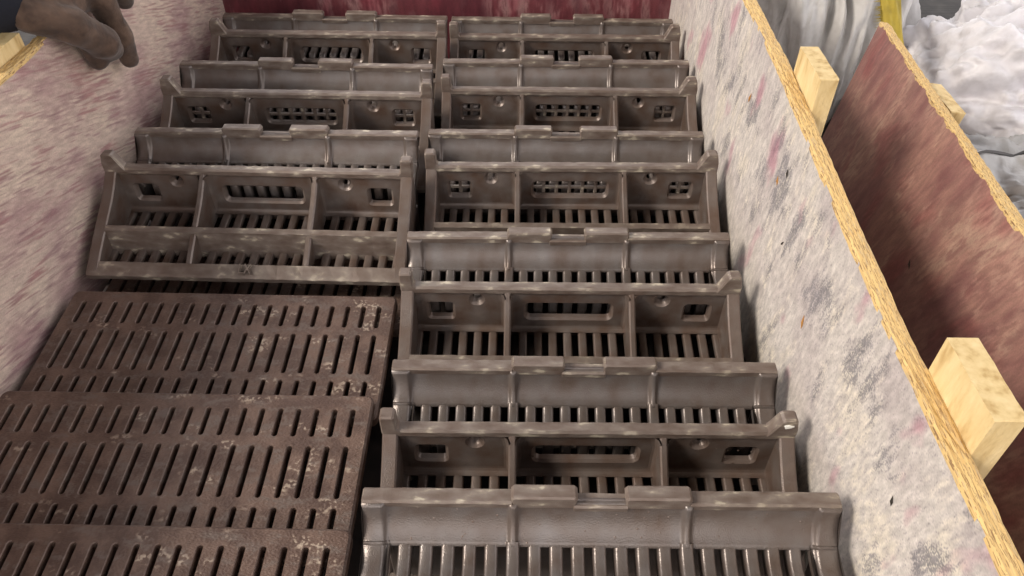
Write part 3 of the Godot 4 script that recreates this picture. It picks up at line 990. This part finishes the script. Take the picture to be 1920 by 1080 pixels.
func bags():
	var o := part("bulk_bag", mound(Vector3(0.94, -0.08, -1.22), Vector3(0.27, 0.16, 0.24), 301, Vector3(5, 13, 11), 0.075, 340, 190), M.bag_white, self)
	tag(o, "crumpled white woven bulk bag in the upper right corner", "bag", "bulk bags beside the crate")
	o = part("bulk_bag", mound(Vector3(0.82, -0.12, -0.83), Vector3(0.3, 0.14, 0.26), 331, Vector3(5, 13, 12), 0.06, 240, 130), M.bag_silver, self)
	tag(o, "grey folded bulk bag behind the leaning panel, under the white one", "bag", "bulk bags beside the crate")
	o = part("bulk_bag", mound(Vector3(0.56, -0.1, -1.45), Vector3(0.2, 0.25, 0.22), 361, Vector3(17, 1.6, 4), 0.08, 340, 140), M.bag_grey, self)
	tag(o, "grey bulk bag in long hanging folds behind the crate's right wall", "bag", "bulk bags beside the crate")
	# dark webbing sewn across the grey bag
	var sn := creases(331); var sw := fnl(332, 2.0, 2); var sb := fnl(333, 2.2, 2)
	var band := []
	for k in 25:
		var u := k / 24.0
		var ring := PackedVector3Array()
		for e in [[-0.045, 0.002], [-0.045, 0.006], [0.045, 0.006], [0.045, 0.002]]:
			var d := Vector3(-0.85, 0.55, -0.1 + e[0] * 1.2).lerp(Vector3(0.1, 0.95, -0.35 + e[0]), u).normalized()
			ring.append(on_mound(d, Vector3(0.82, -0.12, -0.83), Vector3(0.3, 0.14, 0.26), Vector3(5, 13, 12), 0.06, sn, sw, sb, e[1]))
		band.append(ring)
	var bst := begin()
	loft(bst, band, false)
	var bo := part("webbing_band", done(bst), M.strap, self)
	tag(bo, "dark grey webbing band lying across the grey folded bag", "strap")
	# yellow lifting strap with frayed edge
	var t := thing("lifting_strap", Vector3.ZERO)
	tag(t, "yellow webbing strap with a frayed edge between the bags", "strap")
	var st := begin()
	var rings := []
	for k in 15:
		var u := k / 14.0
		var c := Vector3(0.548 + 0.06 * u, 0.06 + 0.05 * u, -1.0 - 0.25 * u)
		var ring := PackedVector3Array()
		for e in 9: ring.append(c + Vector3(lerpf(-0.025, 0.006, e / 8.0), 0.008 * sin(e / 8.0 * PI) + 0.003 * sin(e * 1.7 + u * 9), 0))
		for e in range(8, -1, -1): ring.append(ring[e] - Vector3(0, 0.003, 0))
		rings.append(ring)
	loft(st, rings, true, false)
	part("webbing", done(st), M.yellow, t)
	st = begin()
	for k in 160:
		var u := rng.randf()
		var c := Vector3(0.548 + 0.06 * u - 0.024, 0.06 + 0.05 * u, -1.0 - 0.25 * u)
		var e := c + Vector3(-rng.randf_range(0.006, 0.016), rng.randf_range(-0.004, 0.003), rng.randf_range(-0.006, 0.006))
		var s := Vector3(0, 0, 0.0006)
		tri(st, c - s, c + s, e); tri(st, c - s + Vector3(0, 0.0006, 0), e, c + s + Vector3(0, 0.0006, 0))
	var fr := part("frayed_threads", done(st), M.yellow, t)
	fr.set_meta("kind", "stuff")

# ==================================================================== the gloved hand
func nets(bones: Array, cell: float, blend: float) -> ArrayMesh:
	var lo := Vector3.ONE * 1e9; var hi := -lo
	for b in bones:
		var r: float = maxf(b[2], b[3]) + 0.012
		for k in 2:
			lo = lo.min(b[k] - Vector3.ONE * r); hi = hi.max(b[k] + Vector3.ONE * r)
	var nx := int((hi.x - lo.x) / cell) + 2; var ny := int((hi.y - lo.y) / cell) + 2; var nz := int((hi.z - lo.z) / cell) + 2
	var wr := fnl(401, 60.0, 3)
	var f := PackedFloat32Array(); f.resize(nx * ny * nz)
	for z in nz:
		for y in ny:
			for x in nx:
				var p := lo + Vector3(x, y, z) * cell
				var d := 1.0
				for b in bones:
					var ab: Vector3 = b[1] - b[0]
					var t := clampf((p - b[0]).dot(ab) / ab.length_squared(), 0, 1)
					var e: float = p.distance_to(b[0] + ab * t) - lerpf(b[2], b[3], t)
					var k: float = b[4] if b.size() > 4 else blend
					var h := maxf(k - absf(d - e), 0.0) / k
					d = minf(d, e) - h * h * k * 0.25
				if absf(d) < 0.02: d += wr.get_noise_3dv(p * Vector3(1, 0.45, 1.3)) * 0.0016
				f[(z * ny + y) * nx + x] = d
	var at := {}
	var verts := PackedVector3Array()
	for z in nz - 1:
		for y in ny - 1:
			for x in nx - 1:
				var s := Vector3.ZERO; var n := 0
				var v := []
				for k in 8: v.append(f[((z + (k >> 2)) * ny + y + ((k >> 1) & 1)) * nx + x + (k & 1)])
				for e in [[0, 1], [2, 3], [4, 5], [6, 7], [0, 2], [1, 3], [4, 6], [5, 7], [0, 4], [1, 5], [2, 6], [3, 7]]:
					var a: float = v[e[0]]; var b: float = v[e[1]]
					if (a < 0) != (b < 0):
						var pa := Vector3(e[0] & 1, (e[0] >> 1) & 1, e[0] >> 2); var pb := Vector3(e[1] & 1, (e[1] >> 1) & 1, e[1] >> 2)
						s += pa.lerp(pb, a / (a - b)); n += 1
				if n:
					at[(z * ny + y) * nx + x] = verts.size()
					verts.append(lo + (Vector3(x, y, z) + s / n) * cell)
	var st := SurfaceTool.new()
	st.begin(Mesh.PRIMITIVE_TRIANGLES)
	st.set_smooth_group(1)
	var step := [1, nx, nx * ny]
	for z in range(1, nz - 1):
		for y in range(1, ny - 1):
			for x in range(1, nx - 1):
				var i := (z * ny + y) * nx + x
				for k in 3:
					var inside := f[i] < 0
					if inside != (f[i + step[k]] < 0):
						var u: int = step[(k + 1) % 3]; var w: int = step[(k + 2) % 3]
						if not (at.has(i) and at.has(i - u) and at.has(i - w) and at.has(i - u - w)): continue
						var q := [verts[at[i - u - w]], verts[at[i - w]], verts[at[i]], verts[at[i - u]]]
						if inside: quad(st, q[0], q[1], q[2], q[3])
						else: quad(st, q[3], q[2], q[1], q[0])
	st.index()
	st.generate_normals()
	return st.commit()

func person():
	var t := thing("person", Vector3.ZERO)
	tag(t, "person's hand in a brown work glove and dark navy sleeve gripping the left wall", "person")
	var V := func(a: float, b: float, c: float) -> Vector3: return Vector3(a, b, c)
	var hand := [
		[V.call(-0.612, 0.216, -0.868), V.call(-0.585, 0.218, -0.915), 0.024, 0.025],
		[V.call(-0.605, 0.218, -0.89), V.call(-0.58, 0.222, -0.955), 0.025, 0.023],
		[V.call(-0.586, 0.205, -0.895), V.call(-0.568, 0.205, -0.96), 0.025, 0.022],
		[V.call(-0.57, 0.188, -0.905), V.call(-0.562, 0.19, -0.962), 0.019, 0.018, 0.012],
		[V.call(-0.588, 0.2, -0.866), V.call(-0.552, 0.176, -0.886), 0.0225, 0.021, 0.007],       # front finger
		[V.call(-0.552, 0.176, -0.886), V.call(-0.544, 0.14, -0.921), 0.021, 0.02, 0.007],
		[V.call(-0.544, 0.14, -0.921), V.call(-0.548, 0.122, -0.94), 0.02, 0.0162, 0.007],
		[V.call(-0.572, 0.212, -0.94), V.call(-0.546, 0.182, -0.957), 0.019, 0.0172, 0.005],   # next finger
		[V.call(-0.546, 0.182, -0.957), V.call(-0.548, 0.122, -0.974), 0.0172, 0.0162, 0.005],
		[V.call(-0.548, 0.122, -0.974), V.call(-0.556, 0.083, -0.99), 0.0162, 0.0125, 0.005],
		[V.call(-0.572, 0.212, -0.972), V.call(-0.545, 0.185, -1.0), 0.0165, 0.0145, 0.005],   # two more behind it, out of the frame
		[V.call(-0.545, 0.185, -1.0), V.call(-0.555, 0.15, -1.03), 0.0145, 0.0122, 0.005],
		[V.call(-0.58, 0.215, -0.995), V.call(-0.55, 0.195, -1.03), 0.0155, 0.0135, 0.005],
		[V.call(-0.55, 0.195, -1.03), V.call(-0.556, 0.165, -1.055), 0.0135, 0.011, 0.005],
		[V.call(-0.561, 0.145, -0.912), V.call(-0.561, 0.112, -0.925), 0.012, 0.0128, 0.004],   # fingertip tucked under
		[V.call(-0.608, 0.2, -0.9), V.call(-0.614, 0.15, -0.93), 0.02, 0.016, 0.01],         # thumb on the outside
	]
	var g := part("glove", nets(hand, 0.0036, 0.02), M.glove, t)
	g.set_meta("label", "brown stained work glove")
	var arm := [[V.call(-0.612, 0.214, -0.866), V.call(-0.66, 0.222, -0.83), 0.034, 0.044], [V.call(-0.66, 0.222, -0.83), V.call(-0.86, 0.28, -0.78), 0.044, 0.055]]
	part("sleeve", nets(arm, 0.007, 0.02), M.sleeve, t)
